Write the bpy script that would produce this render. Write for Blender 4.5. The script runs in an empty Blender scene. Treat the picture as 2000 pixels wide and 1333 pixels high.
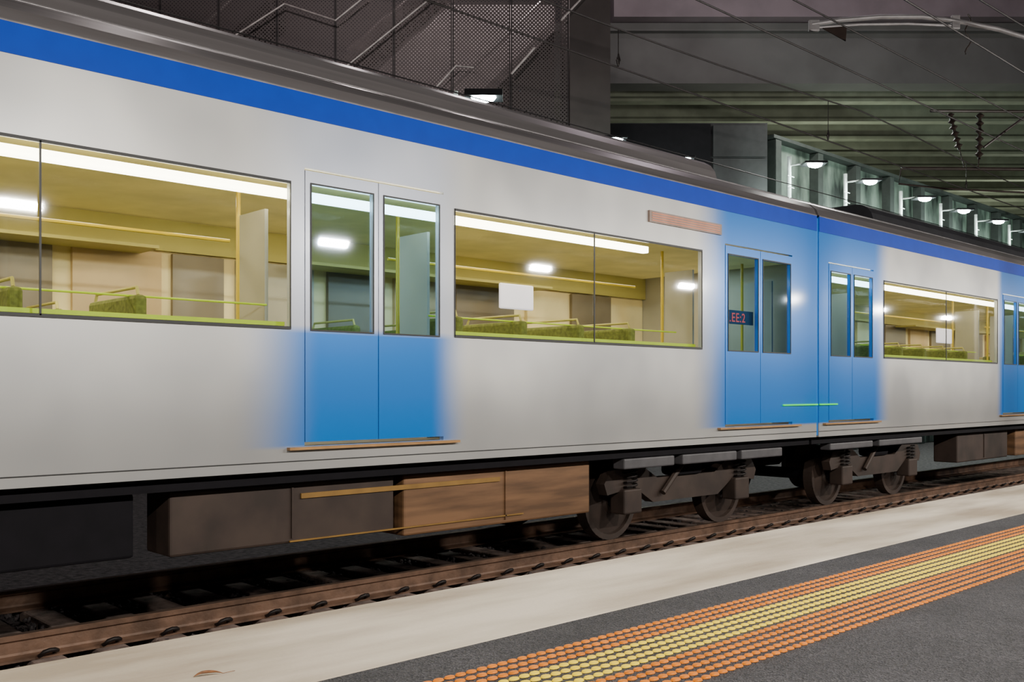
import bpy, bmesh, math, random
from mathutils import Vector, Matrix
random.seed(7)
scene=bpy.context.scene
COL=scene.collection
S,C=0.7264,0.6873
HP=-0.90        # platform surface (camera height is z=0)
# ---------------------------------------------------------------- materials
def nodes(name):
    m=bpy.data.materials.new(name); m.use_nodes=True
    nt=m.node_tree; return m,nt,nt.nodes['Principled BSDF']
def pmat(name,col,rough=.5,metal=0,var=.15,scale=6,bump=0,bscale=None,emit=None,es=0,coat=0,stretch=(1,1,1),col2=None,spec=.5,detail=6):
    m,nt,b=nodes(name); L=nt.links.new
    g=nt.nodes.new('ShaderNodeNewGeometry')
    mp=nt.nodes.new('ShaderNodeMapping'); mp.inputs['Scale'].default_value=stretch
    L(g.outputs['Position'],mp.inputs['Vector'])
    n=nt.nodes.new('ShaderNodeTexNoise'); n.inputs['Scale'].default_value=scale; n.inputs['Detail'].default_value=detail
    L(mp.outputs[0],n.inputs['Vector'])
    r=nt.nodes.new('ShaderNodeValToRGB')
    c2=col2 if col2 else tuple(min(1,c*(1+var)) for c in col)
    c1=tuple(c*(1-var) for c in col)
    r.color_ramp.elements[0].position=.35; r.color_ramp.elements[1].position=.65
    r.color_ramp.elements[0].color=(*c1,1); r.color_ramp.elements[1].color=(*c2,1)
    L(n.outputs['Fac'],r.inputs[0]); L(r.outputs[0],b.inputs['Base Color'])
    b.inputs['Roughness'].default_value=rough; b.inputs['Metallic'].default_value=metal
    b.inputs['Specular IOR Level'].default_value=spec
    b.inputs['Coat Weight'].default_value=coat; b.inputs['Coat Roughness'].default_value=.08
    if emit: b.inputs['Emission Color'].default_value=(*emit,1); b.inputs['Emission Strength'].default_value=es
    if bump:
        n2=nt.nodes.new('ShaderNodeTexNoise'); n2.inputs['Scale'].default_value=bscale or scale*4; n2.inputs['Detail'].default_value=5
        L(g.outputs['Position'],n2.inputs['Vector'])
        bp=nt.nodes.new('ShaderNodeBump'); bp.inputs['Strength'].default_value=bump; bp.inputs['Distance'].default_value=.02
        L(n2.outputs['Fac'],bp.inputs['Height']); L(bp.outputs[0],b.inputs['Normal'])
    return m
def glass(name,tint=(.95,.96,.93),refl=.045):
    m,nt,b=nodes(name); L=nt.links.new
    t=nt.nodes.new('ShaderNodeBsdfTransparent'); t.inputs[0].default_value=(*tint,1)
    g=nt.nodes.new('ShaderNodeBsdfGlossy'); g.inputs['Roughness'].default_value=.03
    f=nt.nodes.new('ShaderNodeLayerWeight'); f.inputs[0].default_value=.5
    p=nt.nodes.new('ShaderNodeMath'); p.operation='POWER'; p.inputs[1].default_value=4
    a=nt.nodes.new('ShaderNodeMath'); a.operation='MULTIPLY_ADD'; a.inputs[1].default_value=.7; a.inputs[2].default_value=refl; a.use_clamp=True
    mx=nt.nodes.new('ShaderNodeMixShader')
    L(f.outputs['Facing'],p.inputs[0]); L(p.outputs[0],a.inputs[0]); L(a.outputs[0],mx.inputs[0]); L(t.outputs[0],mx.inputs[1]); L(g.outputs[0],mx.inputs[2])
    L(mx.outputs[0],nt.nodes['Material Output'].inputs[0]); return m
BLUE=(.0,.185,.66)
def livery(name,bands):
    """pale paint with graded blue bands; bands=[(x0,x1,fade0,fade1,ztop)]"""
    m,nt,b=nodes(name); L=nt.links.new
    g=nt.nodes.new('ShaderNodeNewGeometry'); s=nt.nodes.new('ShaderNodeSeparateXYZ'); L(g.outputs['Position'],s.inputs[0])
    last=None
    for (x0,x1,f0,f1,zt) in bands:
        a=nt.nodes.new('ShaderNodeMapRange'); a.interpolation_type='SMOOTHSTEP'
        a.inputs[1].default_value=x0-f0; a.inputs[2].default_value=x0
        c=nt.nodes.new('ShaderNodeMapRange'); c.interpolation_type='SMOOTHSTEP'
        c.inputs[1].default_value=x1; c.inputs[2].default_value=x1+f1; c.inputs[3].default_value=1; c.inputs[4].default_value=0
        z=nt.nodes.new('ShaderNodeMapRange'); z.inputs[1].default_value=zt-.03; z.inputs[2].default_value=zt+.03; z.inputs[3].default_value=1; z.inputs[4].default_value=.24
        L(s.outputs[0],a.inputs[0]); L(s.outputs[0],c.inputs[0]); L(s.outputs[2],z.inputs[0])
        mu=nt.nodes.new('ShaderNodeMath'); mu.operation='MULTIPLY'; L(a.outputs[0],mu.inputs[0]); L(c.outputs[0],mu.inputs[1])
        m2=nt.nodes.new('ShaderNodeMath'); m2.operation='MULTIPLY'; L(mu.outputs[0],m2.inputs[0]); L(z.outputs[0],m2.inputs[1])
        if last:
            mx=nt.nodes.new('ShaderNodeMath'); mx.operation='MAXIMUM'; L(last.outputs[0],mx.inputs[0]); L(m2.outputs[0],mx.inputs[1]); last=mx
        else: last=m2
    zl=nt.nodes.new('ShaderNodeMapRange'); zl.inputs[1].default_value=-.44; zl.inputs[2].default_value=-.41; L(s.outputs[2],zl.inputs[0])
    ml=nt.nodes.new('ShaderNodeMath'); ml.operation='MULTIPLY'; L(last.outputs[0],ml.inputs[0]); L(zl.outputs[0],ml.inputs[1]); last=ml
    n=nt.nodes.new('ShaderNodeTexNoise'); n.inputs['Scale'].default_value=.9; L(g.outputs['Position'],n.inputs['Vector'])
    r=nt.nodes.new('ShaderNodeValToRGB'); r.color_ramp.elements[0].position=.3; r.color_ramp.elements[1].position=.7
    r.color_ramp.elements[0].color=(.50,.50,.50,1); r.color_ramp.elements[1].color=(.80,.79,.76,1)
    L(n.outputs['Fac'],r.inputs[0])
    # light falloff painted into the body colour, darker towards the skirt
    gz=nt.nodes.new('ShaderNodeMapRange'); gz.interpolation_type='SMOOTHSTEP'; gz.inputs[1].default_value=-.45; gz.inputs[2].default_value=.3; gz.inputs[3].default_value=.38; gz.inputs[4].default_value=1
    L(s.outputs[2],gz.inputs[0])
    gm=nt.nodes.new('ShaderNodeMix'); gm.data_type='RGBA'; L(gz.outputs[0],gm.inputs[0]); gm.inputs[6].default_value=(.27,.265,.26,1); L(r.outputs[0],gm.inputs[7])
    mix=nt.nodes.new('ShaderNodeMix'); mix.data_type='RGBA'
    L(last.outputs[0],mix.inputs[0]); L(gm.outputs[2],mix.inputs[6]); mix.inputs[7].default_value=(*BLUE,1)
    L(mix.outputs[2],b.inputs['Base Color']); b.inputs['Roughness'].default_value=.32; b.inputs['Metallic'].default_value=.2
    b.inputs['Coat Weight'].default_value=.4; b.inputs['Coat Roughness'].default_value=.10
    return m
def perforated(name,col,hole=.26,pitch=.14):
    m,nt,b=nodes(name); L=nt.links.new
    tc=nt.nodes.new('ShaderNodeTexCoord'); mp=nt.nodes.new('ShaderNodeMapping'); mp.inputs['Scale'].default_value=(1/pitch,)*3
    mp.inputs['Rotation'].default_value=(0,math.radians(45),0)
    L(tc.outputs['Object'],mp.inputs[0]); s=nt.nodes.new('ShaderNodeSeparateXYZ'); L(mp.outputs[0],s.inputs[0])
    sq=[]
    for o in (0,2):
        f=nt.nodes.new('ShaderNodeMath'); f.operation='FRACT'; L(s.outputs[o],f.inputs[0])
        u=nt.nodes.new('ShaderNodeMath'); u.operation='SUBTRACT'; u.inputs[1].default_value=.5; L(f.outputs[0],u.inputs[0])
        p=nt.nodes.new('ShaderNodeMath'); p.operation='MULTIPLY'; L(u.outputs[0],p.inputs[0]); L(u.outputs[0],p.inputs[1]); sq.append(p)
    a=nt.nodes.new('ShaderNodeMath'); L(sq[0].outputs[0],a.inputs[0]); L(sq[1].outputs[0],a.inputs[1])
    lt=nt.nodes.new('ShaderNodeMath'); lt.operation='LESS_THAN'; lt.inputs[1].default_value=hole*hole; L(a.outputs[0],lt.inputs[0])
    t=nt.nodes.new('ShaderNodeBsdfTransparent'); mx=nt.nodes.new('ShaderNodeMixShader')
    L(lt.outputs[0],mx.inputs[0]); L(b.outputs[0],mx.inputs[1]); L(t.outputs[0],mx.inputs[2])
    L(mx.outputs[0],nt.nodes['Material Output'].inputs[0])
    b.inputs['Base Color'].default_value=(*col,1); b.inputs['Metallic'].default_value=.2; b.inputs['Roughness'].default_value=.55
    return m
M={}
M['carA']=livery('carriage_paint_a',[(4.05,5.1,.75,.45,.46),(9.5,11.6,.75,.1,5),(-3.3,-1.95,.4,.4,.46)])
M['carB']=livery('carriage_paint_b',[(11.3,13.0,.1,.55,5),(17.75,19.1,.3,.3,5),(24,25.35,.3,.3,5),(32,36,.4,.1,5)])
M['blue']=pmat('door_blue_paint',BLUE,.35,coat=.3,var=.06,scale=1.5)
M['stripe']=pmat('stripe_blue_paint',(0,.045,.46),.5,coat=.05,var=.04,spec=.2)
M['roof']=pmat('roof_grey_metal',(.24,.22,.222),.28,.55,scale=1.0,stretch=(.12,3,3),var=.4)
M['rooflite']=pmat('roof_rail_metal',(.5,.47,.48),.3,.7,var=.15)
M['roofdark']=pmat('roof_unit_dark',(.03,.03,.035),.5,.3)
M['black']=pmat('black_rubber',(.02,.02,.02),.5)
M['under']=pmat('underframe_black',(.006,.005,.007),.8,spec=.2)
M['brownbox']=pmat('dusty_brown_steel',(.17,.088,.042),.55,.15,var=.35,scale=3,stretch=(.4,1,4))
M['brownbox2']=pmat('dusty_grey_brown_steel',(.045,.029,.022),.65,.15,var=.3,scale=3)
M['yellowstripe']=pmat('ochre_stripe',(.26,.14,.03),.5)
M['greyskirt']=pmat('grey_skirt_metal',(.085,.08,.085),.5)
M['orangestep']=pmat('orange_step_edge',(.42,.22,.08),.45)
M['glass']=glass('window_glass')
M['doorglass']=glass('door_glass_bluish',(.60,.80,.98),.07)
M['tube']=pmat('fluorescent_tube',(1,1,.9),emit=(1,.93,.72),es=14)
M['cream']=pmat('interior_cream_panel',(.82,.67,.34),.6,var=.15,scale=1.2)
M['ceil']=pmat('interior_ceiling_glow',(.64,.55,.22),.6,var=.25,scale=1.2,emit=(.62,.50,.16),es=.25)  # ceiling is no lamp; faint emission added to brighten it
M['olive']=pmat('interior_olive_panel',(.50,.44,.12),.6,var=.1,scale=1)
M['tan']=pmat('interior_tan_panel',(.52,.37,.19),.6,var=.2,scale=1)
M['greyp']=pmat('interior_grey_panel',(.42,.39,.30),.6,var=.15,scale=1)
M['darkp']=pmat('interior_brown_panel',(.17,.135,.085),.4,var=.3,scale=1)
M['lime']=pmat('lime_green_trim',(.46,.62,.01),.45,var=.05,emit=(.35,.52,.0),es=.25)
M['seat']=pmat('seat_green_fabric',(.15,.17,.03),.8,var=.25,scale=30)
M['yellow']=pmat('yellow_grab_pole',(.70,.50,.03),.35,var=.05)
M['floorin']=pmat('interior_floor_vinyl',(.12,.12,.12),.6)
M['white']=pmat('white_reflection_card',(.85,.80,.9),.5,var=.03,emit=(.85,.78,.98),es=.9)  # glows to stand for pale reflections in the windows
M['led']=pmat('display_dark',(.30,.21,.17),.4,var=.2)
M['ledline']=pmat('display_orange_line',(.4,.15,.08),.4,emit=(1,.3,.14),es=.30)
M['ledred']=pmat('red_led_text',(.8,.1,.05),emit=(1,.07,.03),es=1.5)
M['ledback']=pmat('led_sign_face',(.05,.06,.06),.5)
M['ledgreen']=pmat('green_led',(.0,.5,.08),emit=(.0,.9,.05),es=.9)
M['rail']=pmat('rusty_rail_steel',(.15,.085,.055),.55,.25,var=.35,scale=5,bump=.3)
M['railtop']=pmat('rail_head_steel',(.24,.16,.12),.35,.6,var=.2)
M['clip']=pmat('dark_clip_steel',(.018,.013,.012),.5,.4)
M['sleeper']=pmat('sleeper_concrete_brown',(.22,.16,.135),.9,var=.4,scale=8,bump=.4)
M['ballast']=pmat('ballast_stone',(.065,.053,.054),.8,var=.7,scale=14,bump=.6)
M['coping']=pmat('platform_coping_concrete',(.46,.365,.26),.75,var=.25,scale=1.5,bump=.12,bscale=60,col2=(.70,.61,.49),stretch=(.5,1.9,1),detail=12)
M['platside']=pmat('platform_side_concrete',(.14,.13,.12),.85,bump=.3)
M['orange']=pmat('orange_tactile',(.70,.19,.0),.45,var=.12,scale=12,spec=.2)
M['ytact']=pmat('yellow_tactile',(1,.70,.0),.45,var=.05,scale=12,spec=.2)
M['leaf']=pmat('dry_leaf',(.23,.09,.03),.6,var=.3,scale=60)
M['perf']=perforated('perforated_steel',(.115,.094,.094),.27,.075)
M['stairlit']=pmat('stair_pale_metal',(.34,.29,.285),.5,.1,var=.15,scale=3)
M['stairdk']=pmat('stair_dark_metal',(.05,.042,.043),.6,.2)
M['pier']=pmat('dark_brown_pier_panel',(.085,.07,.068),.6,.1,var=.15,scale=1)
M['handrail']=pmat('steel_handrail',(.62,.55,.54),.35,.3)
M['backdrop']=pmat('dark_concourse_cladding',(.05,.04,.042),.8,var=.2)
M['fascia']=pmat('bridge_concrete_grey',(.145,.142,.140),.85,var=.14,scale=.5,bump=.25,bscale=6)
M['parapet']=pmat('bridge_parapet_pinkish',(.24,.195,.215),.8,var=.12,scale=.8)
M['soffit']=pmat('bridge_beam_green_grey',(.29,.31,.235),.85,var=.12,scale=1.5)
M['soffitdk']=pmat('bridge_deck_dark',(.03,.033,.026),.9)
M['farwall']=pmat('stained_wall_concrete',(.03,.045,.037),.5,var=.6,scale=1.3,stretch=(1.4,1.4,.5),bump=.2,bscale=3,col2=(.20,.26,.215),detail=12)
M['pilaster']=pmat('dark_wall_pilaster',(.03,.036,.032),.7)
M['clad']=pmat('dark_panel_cladding',(.045,.045,.047),.5,.2,var=.1)
M['wire']=pmat('overhead_wire',(.035,.03,.03),.5,.5)
M['pole']=pmat('galvanised_pole',(.66,.70,.68),.4,.2)
M['bracket']=pmat('galvanised_bracket',(.35,.33,.34),.45,.3)
M['lamphouse']=pmat('lamp_housing_black',(.012,.012,.014),.4,.3)
M['lens']=pmat('lamp_lens',(1,1,1),emit=(.85,1,.97),es=150)
M['insul']=pmat('brown_insulator',(.04,.028,.024),.3)
# asphalt
m,nt,b=nodes('asphalt'); L=nt.links.new
g=nt.nodes.new('ShaderNodeNewGeometry'); v=nt.nodes.new('ShaderNodeTexVoronoi'); v.inputs['Scale'].default_value=140; L(g.outputs['Position'],v.inputs['Vector'])
n=nt.nodes.new('ShaderNodeTexNoise'); n.inputs['Scale'].default_value=2.5; n.inputs['Detail'].default_value=8; L(g.outputs['Position'],n.inputs['Vector'])
r=nt.nodes.new('ShaderNodeValToRGB'); r.color_ramp.elements[0].color=(.006,.006,.007,1); r.color_ramp.elements[1].color=(.100,.093,.100,1); L(v.outputs['Color'],r.inputs[0])
r2=nt.nodes.new('ShaderNodeValToRGB'); r2.color_ramp.elements[0].color=(.6,.6,.6,1); r2.color_ramp.elements[0].position=.3; r2.color_ramp.elements[1].color=(1.15,1.15,1.15,1); r2.color_ramp.elements[1].position=.7; L(n.outputs['Fac'],r2.inputs[0])
mx=nt.nodes.new('ShaderNodeMix'); mx.data_type='RGBA'; mx.blend_type='MULTIPLY'; mx.inputs[0].default_value=1; L(r.outputs[0],mx.inputs[6]); L(r2.outputs[0],mx.inputs[7]); L(mx.outputs[2],b.inputs['Base Color'])
bp=nt.nodes.new('ShaderNodeBump'); bp.inputs['Strength'].default_value=.8; bp.inputs['Distance'].default_value=.010; L(v.outputs['Distance'],bp.inputs['Height']); L(bp.outputs[0],b.inputs['Normal'])
b.inputs['Roughness'].default_value=.75; M['asphalt']=m
# ---------------------------------------------------------------- geometry helpers
WL={}
def place(ob,parent,origin):
    COL.objects.link(ob); WL[ob.name]=Vector(origin)
    if parent: ob.parent=parent; ob.location=Vector(origin)-WL[parent.name]
    else: ob.location=origin
def mk(name,verts,faces,mat,parent=None,origin=None,smooth=False,solid=0,bevel=0):
    vs=[Vector(v) for v in verts]
    if origin is None:
        mn=[min(v[i] for v in vs) for i in range(3)]; mxx=[max(v[i] for v in vs) for i in range(3)]
        origin=Vector(((mn[0]+mxx[0])/2,(mn[1]+mxx[1])/2,mn[2]))
    me=bpy.data.meshes.new(name); me.from_pydata([v-Vector(origin) for v in vs],[],faces); me.update()
    bm=bmesh.new(); bm.from_mesh(me); 
    if not solid: bmesh.ops.recalc_face_normals(bm,faces=bm.faces)
    bm.to_mesh(me); bm.free()
    for mm in (mat if isinstance(mat,list) else [mat]): me.materials.append(mm)
    if smooth:
        for p in me.polygons: p.use_smooth=True
    ob=bpy.data.objects.new(name,me); place(ob,parent,origin)
    if solid: s=ob.modifiers.new('s','SOLIDIFY'); s.thickness=solid; s.offset=0
    if bevel: s=ob.modifiers.new('b','BEVEL'); s.width=bevel; s.segments=2; s.limit_method='ANGLE'
    return ob
class MB:
    """mesh builder"""
    def __init__(s): s.v=[]; s.f=[]
    def add(s,v,f):
        n=len(s.v); s.v+=[tuple(x) for x in v]; s.f+=[tuple(i+n for i in q) for q in f]; return s
    def box(s,x0,x1,y0,y1,z0,z1,T=None):
        v=[(x,y,z) for x in (x0,x1) for y in (y0,y1) for z in (z0,z1)]
        if T: v=[T(*p) for p in v]
        return s.add(v,[(0,1,3,2),(4,6,7,5),(0,4,5,1),(2,3,7,6),(0,2,6,4),(1,5,7,3)])
    def tube(s,pts,r,n=8,cap=True):
        pts=[Vector(p) for p in pts]; rings=[]
        for i,p in enumerate(pts):
            d=(pts[min(i+1,len(pts)-1)]-pts[max(i-1,0)]).normalized()
            u=d.cross(Vector((0,0,1)));
            if u.length<1e-3: u=d.cross(Vector((1,0,0)))
            u.normalize(); w=d.cross(u)
            rr=r[i] if isinstance(r,(list,tuple)) else r
            rings.append([p+u*rr*math.cos(a)+w*rr*math.sin(a) for a in [2*math.pi*k/n for k in range(n)]])
        v=[q for R in rings for q in R]; f=[]
        for i in range(len(pts)-1):
            for k in range(n): f.append((i*n+k,i*n+(k+1)%n,(i+1)*n+(k+1)%n,(i+1)*n+k))
        if cap: f.append(tuple(range(n))); f.append(tuple((len(pts)-1)*n+k for k in range(n)))
        return s.add(v,f)
    def prism(s,prof,x0,x1,T=None):
        n=len(prof); v=[(x0,y,z) for y,z in prof]+[(x1,y,z) for y,z in prof]
        if T: v=[T(*p) for p in v]
        f=[(i,(i+1)%n,n+(i+1)%n,n+i) for i in range(n)]+[tuple(range(n)),tuple(range(n,2*n))]
        return s.add(v,f)
    def make(s,name,mat,parent=None,**k): return mk(name,s.v,s.f,mat,parent,**k)
def box(name,x0,x1,y0,y1,z0,z1,mat,parent=None,bevel=0,**k): return MB().box(x0,x1,y0,y1,z0,z1).make(name,mat,parent,bevel=bevel,**k)
def empty(name,loc,parent=None):
    e=bpy.data.objects.new(name,None); e.empty_display_size=.2; place(e,parent,loc); return e
def top(o,label,cat,group=None,kind=None):
    o['label']=label; o['category']=cat
    if group: o['group']=group
    if kind: o['kind']=kind
    return o
def dup(o,off,parent=None):
    c=o.copy(); COL.objects.link(c); WL[c.name]=WL[o.name]+Vector(off)
    if parent: c.parent=parent; c.location=WL[c.name]-WL[parent.name]
    else: c.location=WL[c.name]
    for k in o.children: 
        dup(k,off,c)
    return c
def B(r,d,z):   # bridge-aligned axes (r across, d towards the bridge)
    return (S*r+C*d, -C*r+S*d, z)
# ---------------------------------------------------------------- camera
cd=bpy.data.cameras.new('camera'); cam=bpy.data.objects.new('camera',cd); COL.objects.link(cam); scene.camera=cam
cam.rotation_euler=(math.radians(90),0,math.atan2(S,C)-math.radians(90))
cd.sensor_width=36; cd.lens=36*1900/2000; cd.shift_y=96.5/2000; cd.clip_end=400
# ---------------------------------------------------------------- train
Y0=6.40; YC=7.9
def wallgrid(name,x0,x1,z0,z1,y,holes,mat,parent,th=.05):
    xs=sorted({x0,x1,*[h[0] for h in holes],*[h[1] for h in holes]}); zs=sorted({z0,z1,*[h[2] for h in holes],*[h[3] for h in holes]})
    v=[(x,y,z) for x in xs for z in zs]; f=[]; nz=len(zs)
    for i in range(len(xs)-1):
        for j in range(nz-1):
            cx=(xs[i]+xs[i+1])/2; cz=(zs[j]+zs[j+1])/2
            if any(h[0]<cx<h[1] and h[2]<cz<h[3] for h in holes): continue
            f.append((i*nz+j,(i+1)*nz+j,(i+1)*nz+j+1,i*nz+j+1))
    return mk(name,v,f,mat,parent,solid=th)
WZ0,WZ1=.466,1.55
def door(parent,x0,x1,mat):
    w=(x1-x0)/2; y=Y0-.005
    D=empty('door',(x0+w,Y0,-.4),parent)
    for i in range(2):
        a=x0+i*w+.004; b_=x0+(i+1)*w-.004
        lf=wallgrid('door_leaf',a,b_,-.39,1.66,Y0+.012,[(a+.05,b_-.05,.46,1.56)],mat,D,.045)
        MB().box(a+.045,b_-.045,Y0+.008,Y0+.018,.455,1.565).make('door_window',M['doorglass'],lf)
        mb=MB()
        for q in ((a+.042,a+.052,.45,1.57),(b_-.052,b_-.042,.45,1.57),(a+.052,b_-.052,.45,.462),(a+.052,b_-.052,1.558,1.57)):
            mb.box(q[0],q[1],Y0-.018,Y0-.0108,q[2],q[3])
        mb.make('window_seal',M['black'],lf)
    box('door_step',x0-.15,x1+.15,Y0-.05,Y0-.0055,-.445,-.425,M['orangestep'],D)
def bogie(parent,xc):
    Bg=empty('bogie',(xc,YC,-1.654),parent)
    for side in (-1,1):
        y=YC+side*1.02
        prof=[(-1.45,-1.0),(-1.35,-.86),(-.8,-.84),(-.55,-.98),(.55,-.98),(.8,-.84),(1.35,-.86),(1.45,-1.0),(1.4,-1.12),(.95,-1.06),(.62,-1.25),(-.62,-1.25),(-.95,-1.06),(-1.4,-1.12)]
        n=len(prof); v=[(xc+p[0],y-.06,p[1]) for p in prof]+[(xc+p[0],y+.06,p[1]) for p in prof]
        f=[(i,(i+1)%n,n+(i+1)%n,n+i) for i in range(n)]+[tuple(range(n)),tuple(range(n,2*n))]
        mk('bogie_frame',v,f,M['brownbox2'],Bg)
        for dx in (-1.05,1.05):
            box('axle_box',xc+dx-.15,xc+dx+.15,y-.13,y+.08,-1.34,-1.07,M['brownbox2'],Bg,bevel=.02)
            pts=[(xc+dx+.09*math.cos(t*.7),y-.09+.05*math.sin(t*.7),-1.07+.0035*t*1.6) for t in range(40)]
            MB().tube(pts,.013,6).make('coil_spring',M['clip'],Bg)
        box('air_bag',xc-.25,xc+.25,y-.12,y+.14,-.98,-.72,M['under'],Bg,bevel=.05)
        MB().tube([(xc-.5,y-.1,-1.15),(xc-.1,y-.1,-.8)],.035).make('damper',M['brownbox2'],Bg)
    for dx in (-1.05,1.05):
        A=empty('wheelset',(xc+dx,YC,-1.654+.43),Bg)
        MB().tube([(xc+dx,YC-.9,-1.224),(xc+dx,YC+.9,-1.224)],.08,12).make('axle',M['under'],A)
        for side in (-1,1):
            pr=[(.02,.10),(.12,.12),(.14,.09),(.36,.05),(.37,.09),(.43,.09),(.429,-.02),(.429,-.035),(.429,-.05),(.37,-.05),(.36,-.01),(.14,-.03),(.12,-.06),(.02,-.06)]
            n=40; v=[];f=[]
            for k in range(n):
                a=2*math.pi*k/n
                for (r_,h) in pr: v.append((xc+dx+r_*math.cos(a),YC+side*(.74+h),-1.224+r_*math.sin(a)))
            m_=len(pr)
            for k in range(n):
                for j in range(m_-1): f.append((k*m_+j,((k+1)%n)*m_+j,((k+1)%n)*m_+j+1,k*m_+j+1))
            mk('wheel',v,f,M['brownbox2'],A,smooth=False)
def carriage(x0,x1,matkey,doors,wins,bogies,pods,label,boxes):
    T=empty('train_carriage',((x0+x1)/2,YC,-1.654))
    top(T,label,'train','train carriages')
    holes=[(a,b_,-.42,1.68) for a,b_ in doors]+[(a,b_,WZ0,WZ1) for a,b_ in wins]
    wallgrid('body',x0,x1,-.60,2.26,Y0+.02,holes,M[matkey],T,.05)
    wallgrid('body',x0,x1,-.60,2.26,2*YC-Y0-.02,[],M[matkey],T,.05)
    box('body_seam',x0,x1,Y0-.008,Y0-.0051,-.534,-.526,M['black'],T)
    box('blue_stripe',x0,x1,Y0-.012,Y0-.0055,2.05,2.245,M['stripe'],T)
    MB().tube([(x0,Y0-.005,2.25),(x1,Y0-.005,2.25)],.010).make('gutter',M['rooflite'],T)
    half=[(6.395,2.25),(6.43,2.34),(6.52,2.42),(6.68,2.49),(6.9,2.545),(7.3,2.6),(7.9,2.625)]
    prof=half+[(2*YC-y,z) for y,z in half[-2::-1]]+[(9.3,2.15),(6.5,2.15)]
    MB().prism(prof,x0,x1).make('roof',M['roof'],T)
    for y,z in ((6.80,2.535),): MB().tube([(x0,y,z),(x1,y,z)],.012).make('roof_rail',M['rooflite'],T)
    for (a,b_,mk_,h) in pods:
        pr=[(6.97,2.54),(7.02,h-.16),(7.08,h-.08),(7.18,h-.02),(7.3,h),(8.5,h),(8.62,h-.02),(8.72,h-.08),(8.78,h-.16),(8.83,2.54)]
        P=MB().prism(pr,a,b_).make('roof_unit',M[mk_],T)
    box('underframe',x0,x1,6.5,9.3,-.70,-.56,M['under'],T)
    for xx in (x0,x1-.05): MB().box(xx,xx+.05,6.45,9.35,-.6,2.15).make('end_wall',M['greyp'],T)
    box('cabin_floor',x0+.06,x1-.06,6.5,9.28,-.55,-.42,M['floorin'],T)
    box('ceiling_panel',x0+.06,x1-.06,6.5,9.28,1.66,1.8,M['ceil'],T)
    box('liner_panel',x0+.06,x1-.06,9.2,9.28,-.4,1.66,M['cream'],T)
    box('liner_band',x0+.06,x1-.06,9.14,9.198,1.35,1.65,M['olive'],T)
    x=x0+.4;i=0
    seq=['tan','darkp','greyp','darkp','tan','darkp','cream','darkp']
    while x<x1-1.6:
        w=random.uniform(.5,1.1); box('lining_board',x,x+w,9.15,9.195,.5,1.33,M[seq[i%8]],T); x+=w+random.uniform(.1,.3); i+=1
    box('light_tube',x0+.5,min(x1-.5,8.3) if x0<0 else x1-.5,6.62,6.70,1.485,1.555,M['tube'],T,bevel=.01)
    for a,b_ in wins:
        nn=max(1,round((b_-a)/1.95)); w=(b_-a)/nn
        for k in range(nn):
            P=box('window',a+k*w,a+(k+1)*w,Y0+.002,Y0+.012,WZ0,WZ1,M['glass'],T)
            mb=MB()
            for q in ((a+k*w,a+k*w+.006,WZ0,WZ1),(a+(k+1)*w-.006,a+(k+1)*w,WZ0,WZ1),(a+k*w,a+(k+1)*w,WZ0-.012,WZ0+.010),(a+k*w,a+(k+1)*w,WZ1-.010,WZ1+.010)):
                mb.box(q[0],q[1],Y0-.016,Y0-.006,q[2],q[3])
            mb.make('window_frame',M['black'],P)
        box('sill_trim',a,b_,6.48,6.53,.485,.515,M['lime'],T)
        MB().tube([(a,7.35,1.22),(b_,7.35,1.22)],.014).make('grab_rail',M['yellow'],T)
        MB().tube([(a,6.75,.66),(b_,6.75,.66)],.008).make('grab_rail',M['lime'],T)
        box('luggage_ledge',a,b_,8.7,9.13,1.30,1.33,M['olive'],T)
        ns=int((b_-a)/.80)
        for k in range(ns):
            sx=a+.2+k*.80
            for ys in (6.6,8.2):
                Sx=empty('seat',(sx,ys+.45,-.42),T)
                box('seat_back',sx,sx+.09,ys,ys+.88,.02,.66,M['seat'],Sx,bevel=.03)
                box('seat_cushion',sx+.09,sx+.5,ys,ys+.88,-.02,.08,M['seat'],Sx,bevel=.03)
                box('seat_leg',sx+.1,sx+.4,ys+.3,ys+.5,-.42,-.02,M['greyp'],Sx)
                MB().tube([(sx+.04,ys+.05,.66),(sx+.04,ys+.07,.715),(sx+.04,ys+.8,.715),(sx+.04,ys+.83,.66)],.012).make('seat_handle',M['olive'],Sx)
    for a,b_ in doors:
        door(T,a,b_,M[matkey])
        for px in (a-.12,b_+.12):
            MB().tube([(px,7.2,-.42),(px,7.2,1.66)],.018).make('grab_pole',M['yellow'],T)
            box('draught_screen',px-.015,px+.015,6.75,7.15,-.42,1.4,M['greyp'],T)
    for bc in bogies: bogie(T,bc)
    for (a,b_,z0,mk_) in boxes:
        E=box('equipment_box',a,b_,6.62,7.02,z0,-.71,M[mk_],T,bevel=.02)
        if b_-a>1.2:
            k=int((b_-a)/.8)
            for q in range(1,k): box('cover_rib',a+q*(b_-a)/k-.008,a+q*(b_-a)/k+.008,6.605,6.619,z0+.04,-.75,M[mk_],E)
    return T
TA=carriage(-12,11.44,'carA',[(3.9,5.25),(9.4,10.85),(-3.3,-1.95)],[(-1.5,3.78),(5.37,8.95)],[9.25],
  [(-12,10.1,'roof',2.87)],'white and blue electric train carriage with lit windows and blue doors',
  [(1.2,2.7,-1.15,'under'),(2.95,4.9,-1.18,'brownbox2'),(5.0,7.35,-1.24,'brownbox')])
TB=carriage(11.5,34.7,'carB',[(11.75,13.0),(17.75,19.1),(24,25.35)],[(13.3,17.5),(19.5,23.6)],[14.0],
  [(14.2,30,'roofdark',2.88)],'coupled white and blue electric train carriage with lit saloon windows',
  [(16.4,18.6,-1.2,'brownbox2'),(19,22.5,-1.2,'brownbox')])
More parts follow.
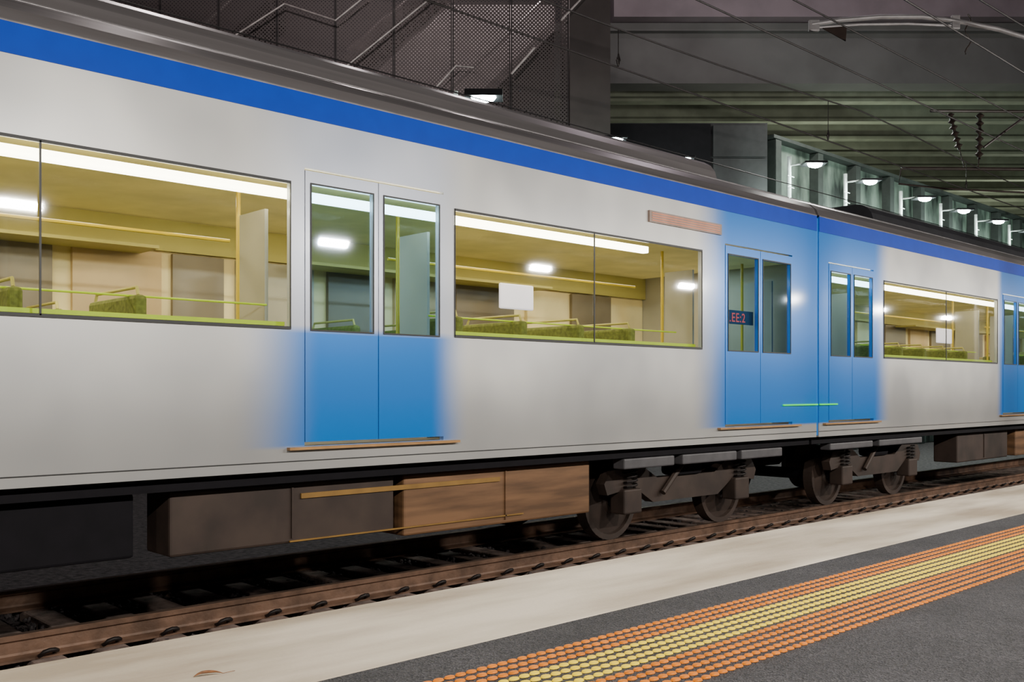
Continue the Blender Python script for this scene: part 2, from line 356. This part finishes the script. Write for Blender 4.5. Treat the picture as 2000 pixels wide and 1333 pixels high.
box('equipment_stripe',4.0,6.1,6.605,6.6195,-.84,-.80,M['yellowstripe'],TA)
box('equipment_stripe',3.9,6.4,6.605,6.6195,-1.17,-1.158,M['yellowstripe'],TA)
for a,b_ in ((7.75,8.6),(8.75,9.8),(9.9,10.8)): box('skirt_box',a,b_,6.5,6.66,-.82,-.71,M['greyskirt'],TA,bevel=.015)
for a,b_ in ((12,13.2),(13.4,14.8)): box('skirt_box',a,b_,6.5,6.66,-.80,-.71,M['greyskirt'],TB,bevel=.015)
P=box('destination_display',8.0,9.3,Y0-.03,Y0-.0055,1.76,1.88,M['led'],TA)
for z in (1.775,1.80,1.825,1.85): box('display_line',8.04,9.26,Y0-.034,Y0-.031,z,z+.012,M['ledline'],P)
box('door_indicator_lamp',10.62,11.44,Y0-.03,Y0-.0115,-.19,-.172,M['ledgreen'],TA)
box('door_indicator_lamp',11.5,11.95,Y0-.03,Y0-.0115,-.19,-.172,M['ledgreen'],TB)
MB().box(11.445,11.495,6.405,9.38,-.58,2.22).make('gangway_bellows',M['blue'],TA)
MB().tube([(11.44,YC,-.95),(11.5,YC,-.95)],.08).make('coupler',M['under'],TA)
for (T,x,w) in ((TA,6.42,.46),(TB,16.4,.6)):
    box('reflection_card',x,x+w,6.95,6.98,.80,1.05,M['white'],T,bevel=.06)  # glowing card added in place of a window reflection
def text(s,loc,size,mat,parent,name):
    cu=bpy.data.curves.new(name,'FONT'); cu.body=s; cu.size=size; cu.extrude=.001; cu.space_character=1.12
    o=bpy.data.objects.new('t',cu); COL.objects.link(o); bpy.context.view_layer.update()
    me=bpy.data.meshes.new_from_object(o.evaluated_get(bpy.context.evaluated_depsgraph_get())); bpy.data.objects.remove(o)
    me.materials.clear(); me.materials.append(mat)
    ob=bpy.data.objects.new(name,me); place(ob,parent,loc); ob.rotation_euler=(math.radians(90),0,0); return ob
E=box('led_sign',9.46,10.07,6.455,6.475,.775,.935,M['ledback'],TA)
text('/.EE:2',(9.52,6.452,.80),.15,M['ledred'],E,'led_sign_text')
for T,xs in ((TA,[-8,-4,0,2.2,4.4,6.6,8.8,10.2]),(TB,[12.6,15.4,18,21,24])):
    for x in xs:
        l=bpy.data.lights.new('saloon_light','AREA'); l.shape='RECTANGLE'; l.size=1.6; l.size_y=.3; l.energy=32; l.color=(1,.88,.66)
        o=bpy.data.objects.new('saloon_light',l); place(o,T,(x,7.9,1.645))
# ---------------------------------------------------------------- track
GZ=-1.90
def railobj(name,y,label):
    pr=[(-.075,-1.83),(-.075,-1.815),(-.02,-1.795),(-.012,-1.78),(-.012,-1.705),(-.035,-1.69),(-.037,-1.66),(-.03,-1.654),(.03,-1.654),(.037,-1.66),(.035,-1.69),(.012,-1.705),(.012,-1.78),(.02,-1.795),(.075,-1.815),(.075,-1.83)]
    mb=MB().prism([(y+a,b_) for a,b_ in pr],-6,70)
    R=mb.make(name,[M['rail'],M['railtop']])
    for p in R.data.polygons:
        if p.normal.z>.9 and p.center.z>.15: p.material_index=1
    return top(R,label,'rail','running rails of the far track')
railobj('rail',7.1,'rusty brown steel rail held by dark spring clips')
railobj('rail',8.7,'rusty steel rail beneath the train')
s0=box('sleeper',1.84-.11,1.84+.11,6.72,9.08,-1.98,-1.832,M['sleeper'],bevel=.02)
top(s0,'dark brown concrete sleeper in ballast','railway sleeper','sleepers under the rails')
pts=[(1.84-.05,7.04,-1.815),(1.84-.06,6.99,-1.80),(1.84-.045,6.965,-1.775),(1.84-.01,6.96,-1.765),(1.84+.03,6.97,-1.77),(1.84+.055,7.0,-1.785),(1.84+.05,7.05,-1.80)]
c0=MB().tube(pts,.015,8).make('rail_clip',M['clip'],smooth=True)
top(c0,'dark curled spring clip on the rail foot','rail clip','spring clips along the rail')
for k in range(-4,130):
    if k==0: continue
    dup(s0,(k*.43,0,0)); 
    if k<95: dup(c0,(k*.43,0,0))
gr=mk('floor',[(-30,-30,GZ-.02),(120,-30,GZ-.02),(120,90,GZ-.02),(-30,90,GZ-.02)],[(0,1,2,3)],M['ballast']); gr['kind']='structure'; gr['label']='dark ballasted trackbed'
mb=MB()
ico=bmesh.new(); bmesh.ops.create_icosphere(ico,subdivisions=1,radius=1); iv=[v.co.copy() for v in ico.verts]; iff=[tuple(v.index for v in f.verts) for f in ico.faces]; ico.free()
for k in range(11000):
    x=.5+28*random.random()**1.5; y=random.uniform(6.3,9.6); r=random.uniform(.018,.038)
    z=GZ+random.uniform(.0,.045)
    if abs(y-7.1)<.09: continue
    q=Matrix.Rotation(random.uniform(0,6),3,Vector((random.random(),random.random(),random.random()+.1)).normalized())
    sx,sy,sz=[r*random.uniform(.7,1.3) for _ in range(3)]
    mb.add([q@Vector((v.x*sx,v.y*sy,v.z*sz*.8))+Vector((x,y,z)) for v in iv],iff)
bl=mb.make('ballast',M['ballast']); top(bl,'dark crushed stone ballast between the sleepers','ballast',kind='stuff')
# ---------------------------------------------------------------- platform
EY=3.41; AY=2.597
PX0,PX1=-8,75
cp=box('platform_coping',PX0,PX1,AY,EY,HP-.22,HP,M['coping'],bevel=.012); top(cp,'pale weathered concrete coping along the platform edge','platform edge',kind='structure')
ps=box('platform_wall',PX0,PX1,AY,EY-.12,-1.92,HP-.22,M['platside']); top(ps,'concrete wall under the platform edge','platform wall',kind='structure')
ap=box('platform_surface',PX0,PX1,-8,AY,-1.92,HP-.001,M['asphalt']); top(ap,'dark speckled asphalt platform surface','platform',kind='structure')
def tact(y0,rows,mat,label):
    mb=MB()
    n=12
    for i in range(rows):
        y=y0+.05*i
        x=.6
        while x<34:
            v=[];
            for (rr,h) in ((1,0),(.85,.0050),(.6,.0062)):
                v+=[(x+.0205*rr*math.cos(2*math.pi*k/n),y+.0138*rr*math.sin(2*math.pi*k/n),HP+h) for k in range(n)]
            f=[(a*n+k,a*n+(k+1)%n,(a+1)*n+(k+1)%n,(a+1)*n+k) for a in range(2) for k in range(n)]+[tuple(2*n+k for k in range(n))]
            mb.add(v,f); x+=.045
    o=mb.make('tactile_studs',mat,smooth=True); top(o,label,'tactile paving','tactile warning strips',kind='stuff'); return o
tact(1.795,5,M['orange'],'orange raised tactile studs on asphalt beside yellow studs')
tact(2.045,4,M['ytact'],'yellow raised tactile studs between two orange bands')
tact(2.245,3,M['orange'],'orange raised tactile studs on asphalt nearest the coping')
lp=[];lf=[]
N=14
for i in range(N+1):
    t=i/N; w=.011*math.sin(math.pi*t)**.8*(1-.25*t)
    zc=.008*math.sin(math.pi*t)
    for q in (-1,0,1): lp.append((1.37+.085*t,2.90-.03*t+q*w,HP+.002+zc+.006*abs(q)*math.sin(math.pi*t)+.001*math.sin(9*t)))
for i in range(N):
    for q in range(2): lf.append((i*3+q,(i+1)*3+q,(i+1)*3+q+1,i*3+q+1))
lo=mk('dry_leaf',lp,lf,M['leaf'],solid=.0015,smooth=True); top(lo,'curled dry brown leaf lying on the concrete coping','leaf')
MB().tube([(1.455,2.87,HP+.003),(1.49,2.86,HP+.006)],.001,5).make('leaf_stem',M['leaf'],lo)
# near platform lamps (behind the photographer)
for k in range(9):
    x=-5.2+4.5*k
    Lm=empty('platform_lamp',(x,-.6,HP)); top(Lm,'slim platform lamp post with a flat LED head','lamp','platform lamp posts')
    MB().tube([(x,-.6,HP),(x,-.6,2.5)],.045,10).make('pole',M['bracket'],Lm)
    MB().tube([(x,-.6,2.38),(x,-.1,2.4)],.025,8).make('arm',M['bracket'],Lm)
    box('lamp_head',x-.3,x+.3,-.15,.1,2.32,2.39,M['lamphouse'],Lm,bevel=.01)
    l=bpy.data.lights.new('platform_light','AREA'); l.shape='RECTANGLE'; l.size=.5; l.size_y=.10; l.energy=225; l.color=(1,.955,.88)
    o=bpy.data.objects.new('platform_light',l); place(o,Lm,(x,.05,2.27)); o.rotation_euler=(math.radians(62),0,0)
# ---------------------------------------------------------------- far side lamps
def farlamp(x,y,z,py,label,e=120,big=False):
    s=1.3 if big else 1
    Lm=empty('floodlight_post',(x,py,GZ)); top(Lm,label,'lamp','floodlight posts')
    MB().tube([(x,py,GZ),(x,py,z+.35)],.055,10).make('pole',M['pole'],Lm)
    MB().tube([(x,py,z+.1),(x,y,z+.08)],.022,8).make('arm',M['pole'],Lm)
    for zz in (-.2,-.5,-.8,-1.1): MB().tube([(x-.16,py-.05,z+zz),(x+.16,py-.05,z+zz)],.014,6).make('rung',M['pole'],Lm)
    T=lambda a,b_,c: (x+S*a+C*b_, y-C*a+S*b_, z+c)
    MB().box(-.30*s,.30*s,-.25,.25,.0,.06*s+ (.06 if big else 0),T=T).make('lamp_head',M['lamphouse'],Lm,bevel=.015)
    n=16; v=[T(.20*s*f_*math.cos(2*math.pi*k/n),-.1+.15*f_*math.sin(2*math.pi*k/n),h) for f_,h in ((1,-.004),(.85,-.06),(.4,-.095)) for k in range(n)]
    f=[(a*n+k,a*n+(k+1)%n,(a+1)*n+(k+1)%n,(a+1)*n+k) for a in range(2) for k in range(n)]+[tuple(2*n+k for k in range(n))]
    mk('lens',v,f,M['lens'],Lm,smooth=True)
    l=bpy.data.lights.new('flood','POINT'); l.energy=e; l.color=(.80,1,.90); l.shadow_soft_size=.12
    o=bpy.data.objects.new('flood',l); place(o,Lm,(x,y,z-.28))
for x in (23.6,26.7,30.3,33.3,36.3,39.5,42.7): farlamp(x,13.27,6.0,14.0,'bright LED floodlight on a galvanised post by the concrete wall',190)
p=B(-.58,20,0); farlamp(p[0],p[1],6.0,p[1]+.9,'LED floodlight with black housing behind the train roof',90,True)
p=B(2.53,24,0); farlamp(p[0],p[1],6.18,p[1]+.8,'LED floodlight before the perforated screens',90)
p=B(4.6,26.2,0); farlamp(p[0],p[1],6.22,p[1]+.8,'LED floodlight before the dark cladding',60)
# ---------------------------------------------------------------- far wall
fw=box('wall_far',24.9,80,15.5,15.9,GZ,7.3,M['farwall']); fw['kind']='structure'; fw['label']='stained concrete retaining wall lit by floodlights'
pr=box('wall_pilaster',24.9,25.2,15.2,15.49,GZ,7.28,M['pilaster']); top(pr,'dark recessed pilaster on the retaining wall','pilaster','wall pilasters')
for k in range(1,12): dup(pr,(k*2.4,0,0))
cpw=box('wall_capping',24.8,80,15.2,15.95,7.31,7.41,M['pilaster']); top(cpw,'dark concrete capping on the retaining wall','wall capping')
mb=MB().box(2.8,7.35,28,33,GZ,7.7,T=B); blk=mb.make('wall_block',M['clad']); blk['kind']='structure'; blk['label']='dark panel clad service block under the bridge'
for (a,b_,z0,z1) in ((5.78,7.32,6.72,7.62),(5.78,7.32,5.0,6.66),(5.78,7.32,3.2,4.94)):
    o=MB().box(a,b_,27.93,27.99,z0,z1,T=B).make('cladding_panel',M['clad']); top(o,'dark grey flat cladding panel','cladding panel','cladding panels')
o=MB().box(2.82,5.7,27.9,27.99,2.8,7.65,T=B).make('black_recess_board',M['under']); top(o,'flat black board painting the dark of an opening in the clad block','recess_board')  # black board on the block face paints the dark of an opening
# ---------------------------------------------------------------- bridge
o=MB().box(-14,45,38,39,12.0,14.25,T=B).make('bridge_girder',M['fascia']); top(o,'broad grey concrete edge girder of the bridge','bridge girder')
o=MB().box(-14,45,37.7,37.99,13.95,14.25,T=B).make('bridge_ledge',M['fascia']); top(o,'narrow ledge along the bridge girder','ledge')
o=MB().box(3.9,45,37.2,38.9,14.3,16.5,T=B).make('bridge_parapet',M['parapet']); top(o,'pale pinkish concrete parapet above the girder','parapet')
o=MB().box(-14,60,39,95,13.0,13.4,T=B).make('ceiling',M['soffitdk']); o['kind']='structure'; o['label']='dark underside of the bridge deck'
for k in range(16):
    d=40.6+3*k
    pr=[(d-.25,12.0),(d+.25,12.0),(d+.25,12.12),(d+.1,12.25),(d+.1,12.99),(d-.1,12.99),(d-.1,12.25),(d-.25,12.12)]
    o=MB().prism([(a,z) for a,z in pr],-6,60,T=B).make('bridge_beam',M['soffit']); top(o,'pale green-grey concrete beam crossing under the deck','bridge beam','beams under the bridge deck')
o=MB().box(-40,70,96,97,GZ,20,T=B).make('wall_back',M['backdrop']); o['kind']='structure'; o['label']='unlit end of the underpass'
# ---------------------------------------------------------------- screens and stairs
SD=27
r=-13.0
while r<1.5:
    w=1.62
    P=empty('perforated_screen',B(r+w/2,SD,3.0)); top(P,'mauve grey perforated steel screen panel before the stairs','perforated screen','perforated stair screens')
    ob=bpy.data.meshes.new('screen_sheet'); ob.from_pydata([(-w/2+.02,0,0),(w/2-.02,0,0),(w/2-.02,0,9.5),(-w/2+.02,0,9.5)],[],[(0,1,2,3)]); ob.materials.append(M['perf'])
    so=bpy.data.objects.new('screen_sheet',ob); place(so,P,WL[P.name]); so.rotation_euler=(0,0,math.atan2(-C,S))
    for rr in (r+.02,r+w-.02):
        MB().box(rr-.014,rr+.014,SD-.03,SD+.03,3,12.5,T=B).make('screen_frame',M['stairdk'],P)
    r+=w
sr=r
o=MB().box(sr+.02,2.72,SD-.1,SD+5,3,12.5,T=B).make('wall_shaft',M['pier']); o['kind']='structure'; o['label']='dark clad pier beside the stair screens'
o=MB().box(-16,sr-.05,SD+8,SD+8.3,GZ,14,T=B).make('wall_concourse',M['backdrop']); o['kind']='structure'; o['label']='dim concourse wall behind the stairs'
def flight(r0,z0,r1,z1,d,mat,label,tm='stairlit'):
    F=empty('stair_flight',B(r0,d,z0)); top(F,label,'stairs','stair flights')
    for dd in (d,d+1.9):
        mb=MB(); v=[B(a,e,z) for e in (dd,dd+.08) for a,z in ((r0,z0-.3),(r1,z1-.3),(r1,z1+.05),(r0,z0+.05))]
        mb.add(v,[(0,1,2,3),(4,5,6,7),(0,1,5,4),(1,2,6,5),(2,3,7,6),(3,0,4,7)]); mb.make('stringer',mat,F)
    n=int(abs(z1-z0)/.17); mb=MB()
    for i in range(n):
        t=i/n; a=r0+(r1-r0)*t; z=z0+(z1-z0)*t
        mb.box(a,a+(r1-r0)/n,d+.08,d+1.9,z-.05,z,T=B); mb.box(a,a+.03,d+.08,d+1.9,z-.17,z,T=B)
    mb.make('treads',M[tm],F)
    MB().tube([B(r0,d,z0+1),B(r1,d,z1+1)],.05).make('handrail',M['handrail'],F)
    v=[B(r0,d+1.95,z0),B(r1,d+1.95,z1),B(r1,d+1.95,z1+1.1),B(r0,d+1.95,z0+1.1)]
    mk('balustrade',v,[(0,1,2,3)],mat,F,solid=.03)
flight(-5.1,9.4,-1.4,12.6,28.0,M['stairlit'],'pale metal stair flight rising behind the screens')
flight(-3.0,7.0,1.3,11.2,29.5,M['stairlit'],'brightly lit pale stair flight behind the screens')
v=[B(a,31.8,z) for a,z in ((-5.2,9.6),(-2.2,12.6),(1.4,12.6),(1.4,9.6),(-.8,8.9),(-2.4,8.0))]
o=mk('stair_enclosure',v,[(0,1,2,3,4,5)],M['stairlit'],solid=.05); top(o,'pale lit metal enclosure around the stair','stair enclosure')
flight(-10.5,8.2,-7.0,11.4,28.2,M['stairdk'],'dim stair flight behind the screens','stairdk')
q=26.7
pts=[B(-7.6,q,9.75),B(-6.25,q,10.62),B(-4.85,q,10.16),B(-4.0,q,10.85)]
o=MB().tube(pts,.026).make('stair_handrail',M['handrail']); top(o,'bent steel handrail on the screen face','handrail')
for (a0,z0,a1,z1,rr) in ((-4.55,8.95,-2.2,10.85,.025),(-2.1,8.35,-1.55,8.95,.022),(-.02,8.72,.62,9.45,.03),(1.35,10.2,2.0,10.9,.025),(-1.55,8.95,-1.05,8.9,.018)):
    o=MB().tube([B(a0,q+.1,z0),B(a1,q+.1,z1)],rr).make('stair_edge_trim',M['handrail']); top(o,'pale sloping metal stair edge trim','stair trim','stair edge trims')
# ---------------------------------------------------------------- overhead wires
def wire(y,z0,name='overhead_wire',sag=0,x0=-6,x1=75,lab='thin overhead contact wire above the track',y1=None,r=.011):
    n=60; pts=[]
    for i in range(n+1):
        t=i/n; x=x0+(x1-x0)*t
        z=z0-sag*math.sin(math.pi*((x%16)/16))
        pts.append((x,y+((y1-y)*t if y1 is not None else 0),z))
    o=MB().tube(pts,r,6).make(name,M['wire']); top(o,lab,'wire','overhead wires'); return o
wire(7.9,4.03); wire(7.9,4.75,'catenary_wire',.25,lab='sagging catenary wire above the contact wire')
wire(4.5,4.03); wire(4.5,4.75,'catenary_wire',.25,lab='sagging catenary wire above the contact wire')
wire(6.3,4.25,lab='feeder wire beside the overhead line'); wire(6.3,4.8,lab='feeder wire beside the overhead line')
wire(12.5,5.0,lab='overhead wire of the further track')
for y in (7.9,4.5):
    for x in (5,9.3,14.5,20,27,34):
        zt=4.75-.25*math.sin(math.pi*((x%16)/16))
        D=MB().tube([(x,y,4.03),(x,y,zt)],.006,5).make('dropper',M['wire']); top(D,'short dropper joining catenary and contact wires','dropper','overhead wire droppers')
        MB().tube([(x,y,4.05),(x+.03,y,4.12),(x,y,4.2),(x-.03,y,4.12),(x,y,4.05)],.012,5).make('wire_clamp',M['clip'],D)
d=14
def arc(rs,zs): return [B(a,d,z) for a,z in zip(rs,zs)]
A=empty('overhead_bracket',B(11,d,HP)); top(A,'grey curved steel overhead line bracket with bolted ends','bracket')
rs=[4.31,4.7,5.3,5.9,6.4,7.0,7.4,7.9,11]; zs=[5.27,5.33,5.38,5.38,5.32,5.20,5.08,4.95,4.1]
MB().tube(arc(rs,zs),.035,10).make('arched_tube',M['bracket'],A)
MB().tube([B(11,d,HP),B(11,d,4.3)],.1,12).make('mast',M['bracket'],A)
MB().tube(arc([4.31,5.0,5.7,6.4],[5.22,5.27,5.28,5.25]),.02,8).make('lower_tube',M['bracket'],A)
for (a,b_,z0,z1) in ((4.27,4.42,5.17,5.33),(6.32,6.44,5.2,5.4)):
    MB().box(a,b_,d-.03,d+.03,z0,z1,T=B).make('end_plate',M['bracket'],A,bevel=.01)
mb=MB(); mb.add([B(a,e,z) for e in (d-.01,d+.01) for a,z in ((4.42,5.24),(4.82,5.27),(4.8,5.03))],[(0,1,2),(3,4,5),(0,1,4,3),(1,2,5,4),(2,0,3,5)]); mb.make('gusset_plate',M['insul'],A)
pts=[B(6.56+.04*math.sin(t*.9),d,5.42-.045*t) for t in range(14)]
MB().tube(pts,.01,6).make('jumper_cable',M['insul'],A)
d=20
K=empty('cantilever_arm',B(17,d,HP)); top(K,'dark steel cantilever arm with brown insulators','cantilever')
MB().tube([B(8.6,d,5.75),B(17,d,5.70)],.03).make('arm',M['insul'],K)
MB().tube([B(8.0,d,4.57),B(17,d,4.50)],.035).make('arm',M['insul'],K)
MB().tube([B(17,d,HP),B(17,d,6.2)],.12,12).make('mast',M['bracket'],K)
MB().tube([B(8.0,d,4.57),B(7.95,d,4.25),B(8.9,d,4.15),B(14,d,3.9)],.02).make('registration_arm',M['insul'],K)
MB().tube([B(9.7,d,5.0),B(10.9,d,5.9)],.025).make('stay',M['insul'],K)
def insulator(r0,z0,r1,z1):
    pts=[];rr=[]
    n=18
    for i in range(n+1):
        t=i/n; pts.append(B(r0+(r1-r0)*t,d,z0+(z1-z0)*t)); rr.append(.085 if i%3==1 else .03)
    MB().tube(pts,rr,12).make('insulator',M['insul'],K)
insulator(9.0,5.7,9.2,4.95); insulator(9.62,5.7,9.6,4.75)
MB().tube([B(9.2,d,4.95),B(9.3,d,4.57)],.012).make('link',M['insul'],K)
MB().tube([B(9.6,d,4.75),B(9.58,d,4.57)],.012).make('link',M['insul'],K)
# ---------------------------------------------------------------- world and ambience lights
w=bpy.data.worlds.new('night'); scene.world=w; w.use_nodes=True
w.node_tree.nodes['Background'].inputs[0].default_value=(.28,.25,.31,1); w.node_tree.nodes['Background'].inputs[1].default_value=.06
def pt(name,loc,e,col,rad=.3):
    l=bpy.data.lights.new(name,'POINT'); l.energy=e; l.color=col; l.shadow_soft_size=rad
    o=bpy.data.objects.new(name,l); COL.objects.link(o); o.location=loc
pt('stair_light',B(-3.5,29.4,14.5),450,(1,.90,.9)); pt('stair_light',B(0.2,28.3,13.5),400,(1,.90,.9)); pt('stair_light',B(-8,30.5,12.8),130,(1,.85,.88))
pt('high_fill_light',B(-5,17,13),1100,(1,.89,.87)); pt('bridge_fill_light',B(10,27,9),900,(1,.98,.92),.4); pt('underpass_fill_light',B(14,44,7),800,(.92,1,.82),.4); pt('underpass_fill_light',B(30,58,7),1300,(.92,1,.82),.4)  # fill lights without fixtures, added to brighten screens, girder and beams
pt('high_fill_light',B(12,28,20),600,(1,.85,.94))
